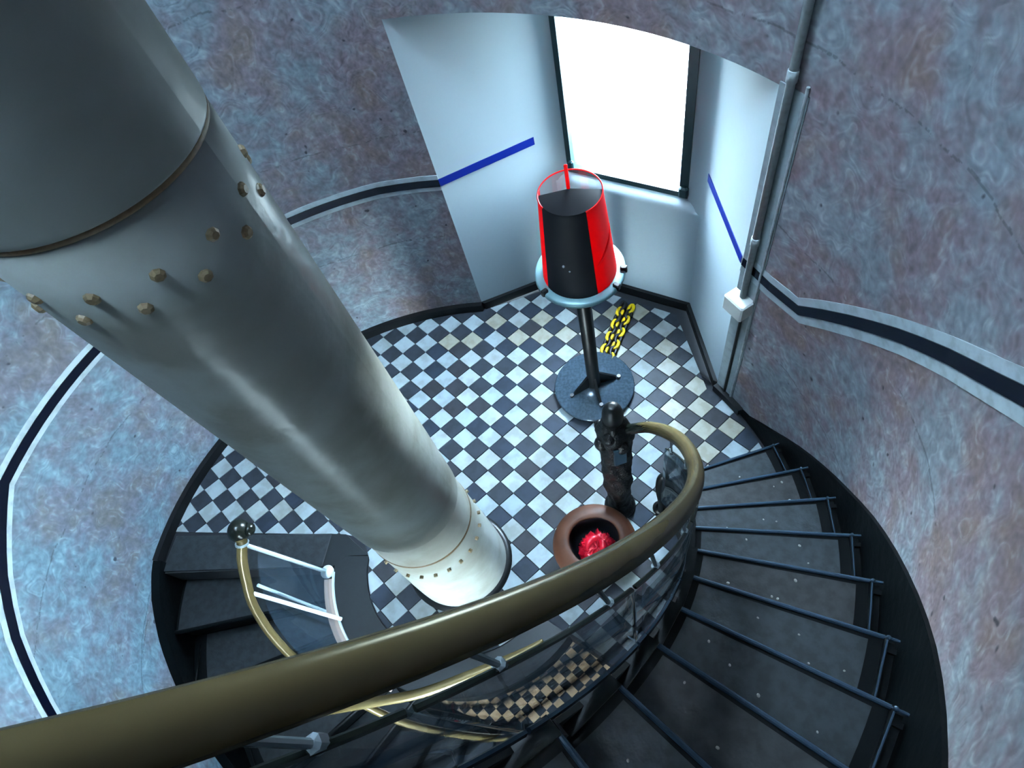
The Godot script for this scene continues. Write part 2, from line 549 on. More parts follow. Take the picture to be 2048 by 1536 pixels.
func alcove() -> void:
	var u := (B2 - B1).normalized()
	var n := u.cross(Vector3.UP)   # into the room
	if n.dot(W(0, 0, 0) - B1) < 0:
		n = -n
	var at := func(x: float, off: float, y: float) -> Vector3: return B1 + u * x + n * off + Vector3(0, y, 0)
	var span := (B2 - B1).length()
	var sill := 0.76
	var fl := 0.060    # window opening in the back wall
	var fr := 0.674
	var fb := 0.80
	var off := -0.045
	# plan curves from the wall edge to the window frame
	var lcurve := [AL, AL.lerp(B1, 0.45), AL.lerp(B1, 0.78)]
	var c0: Vector3 = AL.lerp(B1, 0.78)
	var c2: Vector3 = at.call(fl, off, 0)
	var c1: Vector3 = at.call(0.0, 0.0, 0)
	for i in range(1, 9):
		var t := i / 8.0
		lcurve.append(c0.lerp(c1, t).lerp(c1.lerp(c2, t), t))
	var rcurve := [AR, AR.lerp(B2, 0.5), AR.lerp(B2, 0.86)]
	c0 = AR.lerp(B2, 0.86)
	c2 = at.call(fr, off, 0)
	c1 = at.call(span, 0.0, 0)
	for i in range(1, 9):
		var t := i / 8.0
		rcurve.append(c0.lerp(c1, t).lerp(c1.lerp(c2, t), t))
	var room: Vector3 = at.call(span / 2, 0.35, 0.9)
	for side in [["wall_alcove_left", lcurve, B1, AL, "white plaster reveal of the window alcove with a short blue stripe"], ["wall_alcove_right", rcurve, B2, AR, "bright white plaster reveal on the conduit side of the alcove"]]:
		var st := mb(true)
		var cv: Array = side[1]
		for i in cv.size() - 1:
			var a: Vector3 = cv[i]
			var b: Vector3 = cv[i + 1]
			var f := [a + Vector3.UP * sill, b + Vector3.UP * sill, b + Vector3.UP * ALC_TOP, a + Vector3.UP * ALC_TOP]
			var m: Vector3 = (f[0] + f[2]) / 2
			face(st, f, m + (m - room))
		var g := [side[3], side[2], side[2] + Vector3.UP * sill, side[3] + Vector3.UP * sill]
		var gm: Vector3 = (g[0] + g[2]) / 2
		face(st, g, gm + (gm - room))
		tag(build(st, side[0], M.plaster), side[4], "", "", "structure")
	# back wall: apron below the sill, rounded sill, flanks to the outside
	var sb := mb(true)
	var prev := [at.call(-0.05, 0.0, -0.02), at.call(span + 0.05, 0.0, -0.02)]
	var prof := [Vector2(0, 0.70), Vector2(0, 0.735)]
	for i in range(1, 9):
		var t := i / 8.0
		prof.append(Vector2(0, 0.735).lerp(Vector2(0, 0.785), t).lerp(Vector2(0, 0.785).lerp(Vector2(off - 0.01, 0.80), t), t))
	prof.append(Vector2(-0.30, 0.81))
	for p in prof:
		var now := [at.call(-0.05, p.x, p.y), at.call(span + 0.05, p.x, p.y)]
		face(sb, [prev[0], prev[1], now[1], now[0]], (prev[0] + now[1]) / 2 - Vector3.UP * 0.2 - n * 0.4)
		prev = now
	tag(build(sb, "wall_alcove_back", M.plaster), "blue-grey plaster wall under the alcove window with rounded white sill", "", "", "structure")
	var sf := mb()
	for s in [[-0.35, fl - 0.002], [fr + 0.002, span + 0.35]]:
		var lo := [at.call(s[0], off - 0.005, -0.05), at.call(s[1], off - 0.005, -0.05), at.call(s[1], -0.34, -0.05), at.call(s[0], -0.34, -0.05)]
		var hi := []
		for p in lo:
			hi.append(p + Vector3.UP * (ALC_TOP + 0.10))
		hexa(sf, lo, hi)
	var lo2 := [at.call(fl - 0.01, -0.03, -0.05), at.call(fr + 0.01, -0.03, -0.05), at.call(fr + 0.01, -0.34, -0.05), at.call(fl - 0.01, -0.34, -0.05)]
	var hi2 := []
	for p in lo2:
		hi2.append(p + Vector3.UP * 0.78)
	hexa(sf, lo2, hi2)
	tag(build(sf, "wall_alcove_core", M.plaster), "plaster sides of the window opening behind the alcove", "", "", "structure")
	var ss := mb()
	arcbox(ss, ALC0, ALC1, RT + 0.003, RO - 0.02, flat(ALC_TOP), flat(ALC_TOP + 0.05), 18)
	tag(build(ss, "ceiling_alcove", M.plaster), "white soffit over the window alcove", "", "", "structure")
	# the window
	var wn := base("window_1")
	tag(wn, "overexposed alcove window in a dark teal frame behind the lantern", "", "", "structure")
	var f := mb()
	var bar := func(x0: float, x1: float, y0: float, y1: float, o0: float, o1: float) -> void:
		hexa(f, [at.call(x0, o0, y0), at.call(x1, o0, y0), at.call(x1, o1, y0), at.call(x0, o1, y0)], [at.call(x0, o0, y1), at.call(x1, o0, y1), at.call(x1, o1, y1), at.call(x0, o1, y1)])
	bar.call(fl - 0.006, fl + 0.02, fb, ALC_TOP + 0.02, off - 0.045, off + 0.006)
	bar.call(fr - 0.028, fr + 0.014, fb, ALC_TOP + 0.02, off - 0.045, off + 0.012)
	bar.call(fl, fr, fb - 0.01, fb + 0.025, off - 0.045, off + 0.004)
	bar.call(fl, fr, ALC_TOP - 0.04, ALC_TOP + 0.02, off - 0.045, off + 0.004)
	build(f, "frame", M.teal, wn)
	var l := mb()
	box(l, at.call(fr - 0.005, off + 0.018, fb + 0.045), Vector3(0.045, 0.06, 0.03), Basis(u, Vector3.UP, n), 0.008)
	box(l, at.call(fl + 0.02, off + 0.012, fb + 0.05), Vector3(0.03, 0.05, 0.02), Basis(u, Vector3.UP, n), 0.006)
	build(l, "latch", M.teal, wn)
	var p := mb()
	hexa(p, [at.call(fl, off - 0.028, fb), at.call(fr, off - 0.028, fb), at.call(fr, off - 0.024, fb), at.call(fl, off - 0.024, fb)], [at.call(fl, off - 0.028, ALC_TOP), at.call(fr, off - 0.028, ALC_TOP), at.call(fr, off - 0.024, ALC_TOP), at.call(fl, off - 0.024, ALC_TOP)])
	build(p, "pane", M.pane, wn)
	# blue stripes on the reveals
	for s in [[AL, B1, 0.0, 0.496 / 0.575, 1.002, 1.040, "trim_stripe_left", "short deep blue stripe painted on the left alcove reveal"], [AR, B2, 0.03, 0.886, 1.012, 1.036, "trim_stripe_right", "thin blue stripe slanting over the bright right alcove reveal"]]:
		var a: Vector3 = s[0].lerp(s[1], s[2])
		var b: Vector3 = s[0].lerp(s[1], s[3])
		var nn: Vector3 = (b - a).normalized().cross(Vector3.UP)
		if nn.dot(room - a) < 0:
			nn = -nn
		var sst := mb()
		var hw := 0.021
		var lo := [a + Vector3.UP * (s[4] - hw), b + Vector3.UP * (s[5] - hw), b + Vector3.UP * (s[5] - hw) + nn * 0.003, a + Vector3.UP * (s[4] - hw) + nn * 0.003]
		var hi := [a + Vector3.UP * (s[4] + hw), b + Vector3.UP * (s[5] + hw), b + Vector3.UP * (s[5] + hw) + nn * 0.003, a + Vector3.UP * (s[4] + hw) + nn * 0.003]
		hexa(sst, lo, hi)
		tag(build(sst, s[6], M.blue), s[7], "", "", "structure")
	# black skirting in the alcove
	var k := 0
	for s in [[AL, B1], [B1, B2], [B2, AR]]:
		var a: Vector3 = s[0]
		var b: Vector3 = s[1]
		var nn: Vector3 = (b - a).normalized().cross(Vector3.UP)
		if nn.dot(room - a) < 0:
			nn = -nn
		var e := (b - a).normalized() * 0.012
		var sk := mb()
		prism(sk, [a - e * 0.2, b + e * 0.2, b + nn * 0.02 - e, a + nn * 0.02 + e], 0.0, 0.06, 0.003)
		tag(build(sk, ["baseboard_alcove_left", "baseboard_alcove_back", "baseboard_alcove_right"][k], M.black_skirt), ["black skirting along the left alcove reveal", "chipped black skirting below the alcove window", "black skirting along the right alcove reveal"][k], "", "", "structure")
		k += 1

const DADO_L := [Vector2(-89.5, 1.002), Vector2(-100, 1.013), Vector2(-116, 0.998), Vector2(-152, 1.014), Vector2(-164, 1.008), Vector2(-177.5, 1.0), Vector2(-190, 0.856), Vector2(-198, 0.746), Vector2(-207, 0.59), Vector2(-240, 0.02)]
const DADO_R := [Vector2(-36, 1.022), Vector2(-30.6, 1.005), Vector2(-24.8, 1.03), Vector2(-16.8, 1.237), Vector2(-9.77, 1.418), Vector2(-3.3, 1.578), Vector2(2.57, 1.721), Vector2(5, 1.785), Vector2(60, 3.2)]

func dado(called: String, tab: Array, wu: float, wb: float, wl: float, label: String) -> void:
	var node := base(called)
	tag(node, label, "", "", "structure")
	var pts := []
	var mm := PI * RT / 180.0
	for i in tab.size() - 1:
		var a: Vector2 = tab[i]
		var b: Vector2 = tab[i + 1]
		var n := maxi(1, int(absf(b.x - a.x) / 3.0))
		for k in n:
			pts.append(a.lerp(b, float(k) / n))
	pts.append(tab[-1])
	var off := func(i: int, d: float) -> Vector2:
		var a: Vector2 = pts[maxi(i - 1, 0)]
		var b: Vector2 = pts[mini(i + 1, pts.size() - 1)]
		var t := Vector2((b.x - a.x) * mm, b.y - a.y).normalized()
		var nrm := Vector2(-t.y, t.x)
		if nrm.y < 0:
			nrm = -nrm
		return Vector2(pts[i].x + nrm.x * d / mm, pts[i].y + nrm.y * d)
	for s in [["upper_band", wb, wb + wu, 0.0025, M.white_band], ["dark_stripe", -wb, wb, 0.006, M.black_gloss], ["lower_band", -wb - wl, -wb, 0.0025, M.white_band]]:
		var st := mb()
		for i in pts.size() - 1:
			var q := []
			for e in [[i, s[1]], [i + 1, s[1]], [i + 1, s[2]], [i, s[2]]]:
				var v: Vector2 = off.call(e[0], e[1])
				q.append(v)
			var inner := []
			var outer := []
			for v in q:
				inner.append(W(v.x, RT - s[3], v.y))
				outer.append(W(v.x, RT + 0.002, v.y))
			var c: Vector3 = (inner[0] + outer[2]) / 2
			face(st, inner, c)
			face(st, [inner[0], inner[1], outer[1], outer[0]], c)
			face(st, [inner[2], inner[3], outer[3], outer[2]], c)
			if i == 0:
				face(st, [inner[0], inner[3], outer[3], outer[0]], c)
		build(st, s[0], s[4], node)

# ---------------------------------------------------------------- floor
func region_tiles() -> PackedVector2Array:
	var p := PackedVector2Array()
	var add := func(v: Vector3) -> void: p.append(Vector2(v.x, v.z))
	for i in 13:
		add.call(W(lerpf(33.0, -34.5, i / 12.0), 1.625, 0))
	add.call(AR + (W(0, 0, 0) - AR).normalized() * 0.02 + Vector3(-0.035, 0, 0))
	add.call(B2 + Vector3(-0.075, 0, 0.035))
	add.call(B1 + Vector3(0.005, 0, 0.055))
	add.call(AL + (W(0, 0, 0) - AL).normalized() * 0.02)
	for i in 25:
		add.call(W(lerpf(-90.0, -173.6, i / 24.0), 1.622, 0))
	add.call(Vector3(-0.30, 0, 0.850))
	for i in 5:
		var t := i / 4.0
		add.call(Vector3(-0.30, 0, 0.850).lerp(Vector3(-0.19, 0, 0.86), t).lerp(Vector3(-0.19, 0, 0.86).lerp(W(183, 0.48, 0), t), t))
	for i in 30:
		add.call(W(lerpf(181, 40, i / 29.0), 0.472, 0))
	add.call(W(34.5, 0.62, 0))
	add.call(W(33.0, 0.75, 0))
	return p

func lattice(p: float, q: float) -> Vector3:
	return TILE_P * p + TILE_Q * q

func to_screen(v: Vector3) -> Vector2:
	var d := v - CAM
	var b := camera_basis()
	var z := -d.dot(b.z)
	if z < 0.05:
		return Vector2(-9999, -9999)
	return Vector2(1056 + 1262.0 * d.dot(b.x) / z, 768 - 1262.0 * d.dot(b.y) / z)

func tile_seen(c: Vector3) -> float:
	var s := to_screen(c)
	if s.x < -20 or s.x > 2068 or s.y < -20 or s.y > 1556:
		return 0.0
	var a := Vector2(CAM.x - CX, (CAM.z - CZ) / KZ)
	var b := Vector2(c.x - CX, (c.z - CZ) / KZ)
	if Geometry2D.segment_intersects_circle(a, b, Vector2.ZERO, 0.2) >= 0.0 or b.length() < 0.23:
		return 0.0
	var th := rad_to_deg(b.angle())
	if th > -17 and b.length() > 1.08:
		return 0.0
	# behind the handrail
	if s.x > 200 and s.x < 1250 and s.y > 1560 - 0.345 * s.x + 20:
		return 0.2
	return 1.0 / (c - CAM).length_squared()

func floor_main() -> void:
	var fl := base("floor")
	tag(fl, "black and white chequered tile floor of the landing, laid on the diagonal", "", "", "structure")
	# slab under the tiles
	var sl := mb()
	arcbox(sl, 33, 178, 0.0, 0.64, flat(-0.16), flat(-0.007), 29)
	arcbox(sl, 178, 393, 0.0, RT + 0.02, flat(-0.16), flat(-0.007), 43)
	prism(sl, [AL, AR, B2.lerp(AR, -0.1), B1.lerp(AL, -0.1)], -0.16, -0.007)
	build(sl, "slab", M.grout, fl)
	var cu := mb()
	arcbox(cu, 34, 183, 0.478, 0.652, flat(-0.19), flat(0.004), 40)
	arcbox(cu, 33, 34, 0.63, RT, flat(-0.19), flat(0.004), 1)
	build(cu, "curb", M.curb, fl)
	var reg := region_tiles()
	var list := []
	for q in range(-26, 24):
		for p in range(-26, 32):
			if posmod(p + q, 2) == 0:
				continue
			# centres have p + q odd
			var inset := 0.965
			var poly := PackedVector2Array()
			for d in [Vector2(-1, 0), Vector2(0, -1), Vector2(1, 0), Vector2(0, 1)]:
				var v := lattice(p + d.x * inset, q + d.y * inset)
				poly.append(Vector2(v.x, v.z))
			var c := lattice(p, q)
			var cuts := Geometry2D.intersect_polygons(poly, reg)
			for cut in cuts:
				var area := 0.0
				for i in cut.size():
					area += cut[i].cross(cut[(i + 1) % cut.size()])
				area = absf(area) / 2
				if area < 0.0003:
					continue
				var whole: bool = area > 0.0083
				var at := c
				if not whole:
					at = Vector3.ZERO
					for v in cut:
						at += Vector3(v.x, 0, v.y)
					at /= cut.size()
				list.append({"dark": posmod(q, 2) == 0, "poly": cut, "whole": whole, "at": at, "score": tile_seen(at) * area, "p": p, "q": q})
	list.sort_custom(func(a, b): return a.score > b.score)
	var shared := {}
	var rest_l := mb()
	var rest_d := mb()
	for i in list.size():
		var t: Dictionary = list[i]
		var h := rng.randf_range(-0.0006, 0.0006)
		if i < 300 and t.score > 0.0:
			var rel: Vector3 = t.at
			var th := rad_to_deg(atan2((rel.z - CZ) / KZ, rel.x - CX))
			var edge: bool = Vector2(rel.x - CX, (rel.z - CZ) / KZ).length() > 1.3 and th < 5 and th > -115
			var m: Material
			if t.dark:
				m = M.dark_tile[rng.randi() % 3]
			elif edge and rng.randf() < 0.6:
				m = M.stained_tile
			else:
				m = M.light_tile[rng.randi() % 4]
			var mesh: Mesh
			if t.whole:
				if not shared.has(m):
					var st := mb()
					var pl := []
					for d in [Vector2(-1, 0), Vector2(0, -1), Vector2(1, 0), Vector2(0, 1)]:
						pl.append(lattice(d.x * 0.965, d.y * 0.965))
					prism(st, pl, -0.007, 0.0, 0.0012)
					st.generate_normals()
					st.set_material(m)
					shared[m] = st.commit()
				mesh = shared[m]
			else:
				var st := mb()
				clipped(st, t.poly, t.at, -0.007, 0.0)
				st.generate_normals()
				st.set_material(m)
				mesh = st.commit()
			var o := put(mesh, "tile", fl)
			o.position = t.at + Vector3(0, h, 0)
		else:
			clipped(rest_d if t.dark else rest_l, t.poly, Vector3.ZERO, -0.007, 0.0)
	build(rest_l, "light_tiles", M.light_tile[0], fl).set_meta("kind", "stuff")
	build(rest_d, "dark_tiles", M.dark_tile[0], fl).set_meta("kind", "stuff")
	# landing plate at the head of the lower flight
	var lp := mb()
	prism(lp, [Vector3(-1.275, 0, 0.845), W(178.3, 1.615, 0), W(178.0, 0.72, 0), Vector3(-0.38, 0, 0.845)], -0.03, 0.006, 0.004)
	build(lp, "landing_plate", M.insert_dark, fl)
	var lc := mb()
	prism(lc, [Vector3(-0.379, 0, 0.846), Vector3(-0.30, 0, 0.850), W(184, 0.484, 0), W(183, 0.60, 0), W(178, 0.655, 0), W(178.2, 0.718, 0)], -0.05, 0.0045)
	build(lc, "curb", M.curb, fl)
	# storey below
	var f2 := base("floor_lower")
	tag(f2, "tan and black chequered floor of the storey far below", "", "", "structure")
	var s2 := mb()
	arcbox(s2, 0, 360, 0.0, RT + 0.02, flat(-STOREY - 0.15), flat(-STOREY - 0.006), 48)
	build(s2, "slab", M.grout, f2)
	var circle := PackedVector2Array()
	for i in 48:
		var v := W(i * 7.5, 1.62, 0)
		circle.append(Vector2(v.x, v.z))
	var a2 := mb()
	var b2 := mb()
	for q in range(-14, 44):
		for p in range(-20, 32):
			if posmod(p + q, 2) == 0:
				continue
			var poly := PackedVector2Array()
			for d in [Vector2(-1, 0), Vector2(0, -1), Vector2(1, 0), Vector2(0, 1)]:
				var v := lattice(p + d.x * 0.97, q + d.y * 0.97)
				poly.append(Vector2(v.x, v.z))
			for cut in Geometry2D.intersect_polygons(poly, circle):
				clipped(b2 if posmod(q, 2) == 0 else a2, cut, Vector3.ZERO, -STOREY - 0.006, -STOREY)
	build(a2, "tan_tiles", M.tan_tile, f2).set_meta("kind", "stuff")
	build(b2, "dark_tiles", M.dark_tile[0], f2).set_meta("kind", "stuff")
	# skirting round the wall
	var sk := mb()
	arcbox(sk, ALC0, -180.0, RT - 0.03, RT, flat(0.0), flat(0.058), 32)
	tag(build(sk, "baseboard_round", M.black_skirt), "black skirting curving along the foot of the round wall", "", "", "structure")
	var sk2 := mb()
	arcbox(sk2, -36.0, -29.0, RT - 0.03, RT, flat(0.0), flat(0.05), 4)
	tag(build(sk2, "baseboard_stair", M.black_skirt), "short black skirting between the alcove and the rising stair", "", "", "structure")

func clipped(st: SurfaceTool, poly: PackedVector2Array, origin: Vector3, y0: float, y1: float) -> void:
	var idx := Geometry2D.triangulate_polygon(poly)
	var v := func(i: int, y: float) -> Vector3: return Vector3(poly[i].x, y, poly[i].y) - Vector3(origin.x, 0, origin.z)
	for i in range(0, idx.size(), 3):
		var t := [v.call(idx[i], y1), v.call(idx[i + 1], y1), v.call(idx[i + 2], y1)]
		face(st, t, t[0] - Vector3(0, 1, 0))
	var c := Vector3.ZERO
	for i in poly.size():
		c += v.call(i, (y0 + y1) / 2)
	c /= poly.size()
	for i in poly.size():
		var j := (i + 1) % poly.size()
		face(st, [v.call(i, y0), v.call(j, y0), v.call(j, y1), v.call(i, y1)], c)

# ---------------------------------------------------------------- column
func column() -> void:
	var c := base("iron_column", W(0, 0, 0))
	tag(c, "thick grey-painted iron column rising through the middle of the landing", "column", "", "thing")
	var o := Vector3.ZERO
	var up := mb(true)
	lathe(up, o, [Vector2(0.2225, 2.497), Vector2(0.2255, 2.498), Vector2(0.2265, 2.501), Vector2(0.2268, 2.506), Vector2(0.227, 2.52), Vector2(0.2272, 2.6), Vector2(0.228, 3.2), Vector2(0.2285, 4.4), Vector2(0.2285, WALL_TOP - 0.13), Vector2(0.2285, WALL_TOP - 0.1), Vector2(0.0, WALL_TOP - 0.09)], 72, KZ)
	build(up, "upper_shaft", M.column_up, c)
	var seam := mb(true)
	lathe(seam, o, [Vector2(0.219, 2.486), Vector2(0.2243, 2.488), Vector2(0.2250, 2.494), Vector2(0.2235, 2.499)], 72, KZ)
	build(seam, "seam", M.rusty, c)
	var lo := mb(true)
	var prof := [Vector2(0.216, 0.90), Vector2(0.2165, 1.0), Vector2(0.218, 1.15), Vector2(0.2205, 1.6), Vector2(0.2225, 2.1), Vector2(0.2235, 2.3), Vector2(0.2235, 2.485)]
	lathe(lo, o, prof, 72, KZ)
	build(lo, "shaft", M.column, c)
	var neck := mb(true)
	lathe(neck, o, smooth_profile([Vector2(0.214, 0.685), Vector2(0.213, 0.74), Vector2(0.2115, 0.80), Vector2(0.2095, 0.86), Vector2(0.210, 0.905)], 5), 72, KZ)
	build(neck, "neck", M.column, c)
	var ring := mb(true)
	lathe(ring, o, [Vector2(0.214, 0.672), Vector2(0.2165, 0.676), Vector2(0.2165, 0.683), Vector2(0.214, 0.687)], 72, KZ)
	build(ring, "seam", M.rusty, c)
	var foot := mb(true)
	lathe(foot, o, smooth_profile([Vector2(0.2345, 0.0), Vector2(0.2345, 0.04), Vector2(0.233, 0.15), Vector2(0.226, 0.35), Vector2(0.2195, 0.52), Vector2(0.215, 0.674)], 5), 72, KZ)
	build(foot, "base", M.column, c)
	var fr := mb(true)
	lathe(fr, o, [Vector2(0.262, 0.0), Vector2(0.262, 0.008), Vector2(0.24, 0.016), Vector2(0.232, 0.016)], 72, KZ)
	build(fr, "shadow_ring", M.steel_black, c)  # black ring stands for the dark shadow gap at the column foot
	# bolts in two staggered rows under the upper seam
	for i in 26:
		var th := 12.8 + i * 13.846
		var y := 2.335 if i % 2 == 0 else 2.383
		var st := mb()
		var d := Vector3(cos(deg_to_rad(th)), 0, KZ * sin(deg_to_rad(th)))
		var p := d * 0.2215 + Vector3(0, y, 0)
		tube(st, [p, p + d.normalized() * 0.006, p + d.normalized() * 0.010], func(u: float) -> Vector2: return Vector2(0.013, 0.013) * (1.0 - 0.45 * u * u), 8)
		build(st, "bolt", M.bolt, c)
	for i in 24:
		var th := 0.0 + i * 15.0
		var st := mb()
		var d := Vector3(cos(deg_to_rad(th)), 0, KZ * sin(deg_to_rad(th)))
		var p := d * 0.2165 + Vector3(0, 0.56, 0)
		tube(st, [p, p + d.normalized() * 0.013], func(_u: float) -> Vector2: return Vector2(0.008, 0.008), 6)
		build(st, "bolt", M.bolt, c)

# ---------------------------------------------------------------- stairs
const STRING_UP := [Vector2(-33, 0.02), Vector2(-27, 0.055), Vector2(-20.8, 0.195), Vector2(-14.8, 0.356), Vector2(-8.7, 0.515), Vector2(-2.6, 0.68), Vector2(3.3, 0.852), Vector2(8.4, 0.989), Vector2(13.2, 1.115), Vector2(16.9, 1.212), Vector2(21.2, 1.321), Vector2(25.3, 1.413), Vector2(28.6, 1.483), Vector2(31, 1.534), Vector2(150, 4.4)]
const STRING_DOWN := [Vector2(187, 0.052), Vector2(179.2, 0.051), Vector2(173, -0.014), Vector2(165.5, -0.126), Vector2(157.7, -0.266), Vector2(-100, -4.6)]
const STEP := 7.567
const RISE := 0.18

func stair_up() -> void:
	var s := base("spiral_staircase", Vector3.ZERO)
	tag(s, "black cast-iron spiral stair climbing from the floor past the camera", "staircase", "", "thing")
	var n := 24
	for k in range(1, n + 1):
		var a := -18.7 + STEP * (k - 1)
		var b := a + STEP
		var y := RISE * k
		var tr := mb()
		arcbox(tr, a + 0.2, b + 1.0, 1.05, 1.602, flat(y - 0.03), flat(y - 0.006), 4)
		var tread := build(tr, "tread", M.cast, s)
		var ins := mb()
		arcbox(ins, a + 0.9, b + 0.8, 1.098, 1.562, flat(y - 0.008), flat(y + 0.001), 4)
		build(ins, "tread_panel", M.insert[k % 3], tread)
		var no := mb()
		var p0 := W(a + 0.2, 1.05, y)
		var p1 := W(a + 0.2, 1.612, y)
		tube(no, [p0, p1], func(_u: float) -> Vector2: return Vector2(0.0068, 0.0068), 10)
		build(no, "nosing", M.nosing, tread)
		var ri := mb()
		arcbox(ri, a + 1.0, a + 1.5, 1.06, 1.64, flat(y - RISE), flat(y - 0.008), 1)
		build(ri, "riser", M.cast, tread)
		var upst := mb()
		var q := [W(a - 0.1, 1.036, y - 0.11), W(b - 0.1, 1.036, y - 0.11), W(b - 0.1, 1.078, y - 0.11), W(a - 0.1, 1.078, y - 0.11)]
		var q2 := []
		for v in q:
			q2.append(v + Vector3(0, 0.125, 0))
		hexa(upst, q, q2)
		build(upst, "inner_kerb", M.cast, s)
		# outer edge: flange, lip and bracket to the wall
		var ob := mb()
		arcbox(ob, a + 0.3, b + 0.3, 1.600, 1.609, flat(y - 0.04), flat(y + 0.012), 3)
		arcbox(ob, a + 0.3, b + 0.3, 1.609, 1.645, flat(y - 0.05), flat(y - 0.028), 3)
		build(ob, "outer_flange", M.cast, s)
		var rg := mb()
		rod(rg, W(a + 0.5, 1.606, y + 0.013), W(b, 1.606, y + 0.013), 0.0028, 6)
		build(rg, "flange_ridge", M.nosing, s)
		var br := mb()
		rod(br, W(a + 0.2, 1.60, y + 0.004), W(a + 0.2, 1.646, y + 0.006), 0.005, 6)
		blob(br, W(a + 0.2, 1.608, y + 0.012), Vector3(0.007, 0.006, 0.007), Basis(), 8, 6)
		build(br, "bracket", M.nosing, s)
		# chalky specks trodden into the plates
		if k <= 12:
			for i in 4:
				var sp := mb()
				var c := W(a + rng.randf_range(1.8, 7.0), rng.randf_range(1.13, 1.53), y + 0.001)
				blob(sp, c, Vector3(1, 0.35, 0.8) * rng.randf_range(0.003, 0.0065), Basis(Vector3.UP, rng.randf() * 3), 7, 4)
				build(sp, "speck", M.speck, tread)
	var st := mb()
	arcbox(st, -33, 150, RT - 0.012, RT + 0.002, func(t: float) -> float: return maxf(0.0, table(STRING_UP, t) - 0.5), func(t: float) -> float: return table(STRING_UP, t), 92)
	build(st, "outer_string", M.cast, s)
	var si := mb()
	arcbox(si, -18.7, 160, 1.040, 1.052, func(t: float) -> float: return maxf(0.0, RISE + 0.0238 * (t + 18.7) - 0.33), func(t: float) -> float: return RISE + 0.0238 * (t + 18.7) - 0.09, 60)
	build(si, "inner_string", M.cast, s)

func stair_down() -> void:
	var s := base("spiral_staircase", Vector3.ZERO)
	tag(s, "dark stair flight dropping away beside the left wall below the floor", "staircase", "", "thing")
	for k in range(1, 27):
		var b := 178.0 - 10.5 * (k - 1)
		var a := b - 10.5
		var y := -0.172 * k
		var tr := mb()
		arcbox(tr, a, b + 1.2, 0.70, 1.602, flat(y - 0.035), flat(y - 0.004), 5)
		var tread := build(tr, "tread", M.cast, s)
		var ins := mb()
		arcbox(ins, a + 0.5, b + 0.3, 0.78, 1.585 if k == 1 else 1.53, flat(y - 0.006), flat(y + 0.002), 5)
		build(ins, "tread_panel", M.insert_dark, tread)
		var no := mb()
		tube(no, [W(a + 0.2, 0.70, y - 0.006), W(a + 0.2, 1.605, y - 0.006)], func(_u: float) -> Vector2: return Vector2(0.011, 0.011), 10)
		build(no, "nosing", M.cast, tread)
		var ri := mb()
		arcbox(ri, b + 0.6, b + 1.2, 0.70, 1.63, flat(y), flat(y + 0.172 - 0.03), 1)
		build(ri, "riser", M.cast, tread)
	var st := mb()
	arcbox(st, 180, -100, RT - 0.046, RT + 0.002, func(t: float) -> float: return table(STRING_DOWN, t) - 0.42, func(t: float) -> float: return table(STRING_DOWN, t), 120)
	build(st, "outer_string", M.cast, s)
	for t in [158.5, 148.0, 137.5]:
		var rb := mb()
		var y: float = -0.172 * ((178 - t) / 10.5)
		rod(rb, W(t + 9, 1.575, y - 0.04), W(t, 1.575, y + 0.015), 0.005, 6)
		build(rb, "edge_bar", M.cast, s)

# ---------------------------------------------------------------- railings
func rail_up_point(t: float) -> Vector3:
	var tab := [Vector3(-17.6, 0.883, 0.897), Vector3(-16.2, 0.914, 0.932), Vector3(-14.4, 0.945, 0.975), Vector3(-8.2, 0.978, 1.122), Vector3(-1.5, 0.997, 1.284), Vector3(5.5, 1.01, 1.452), Vector3(11.8, 1.02, 1.603), Vector3(16, 1.025, 1.705), Vector3(20.6, 1.0266, 1.810)]
	if t >= 20.6:
		return Vector3(t, 1.0266, 1.2634 + 0.02653 * t)
	for i in tab.size() - 1:
		if t <= tab[i + 1].x:
			var p0: Vector3 = tab[maxi(i - 1, 0)]
			var p3: Vector3 = tab[mini(i + 2, tab.size() - 1)]
			return tab[i].cubic_interpolate(tab[i + 1], p0, p3, (t - tab[i].x) / (tab[i + 1].x - tab[i].x))
	return tab[-1]

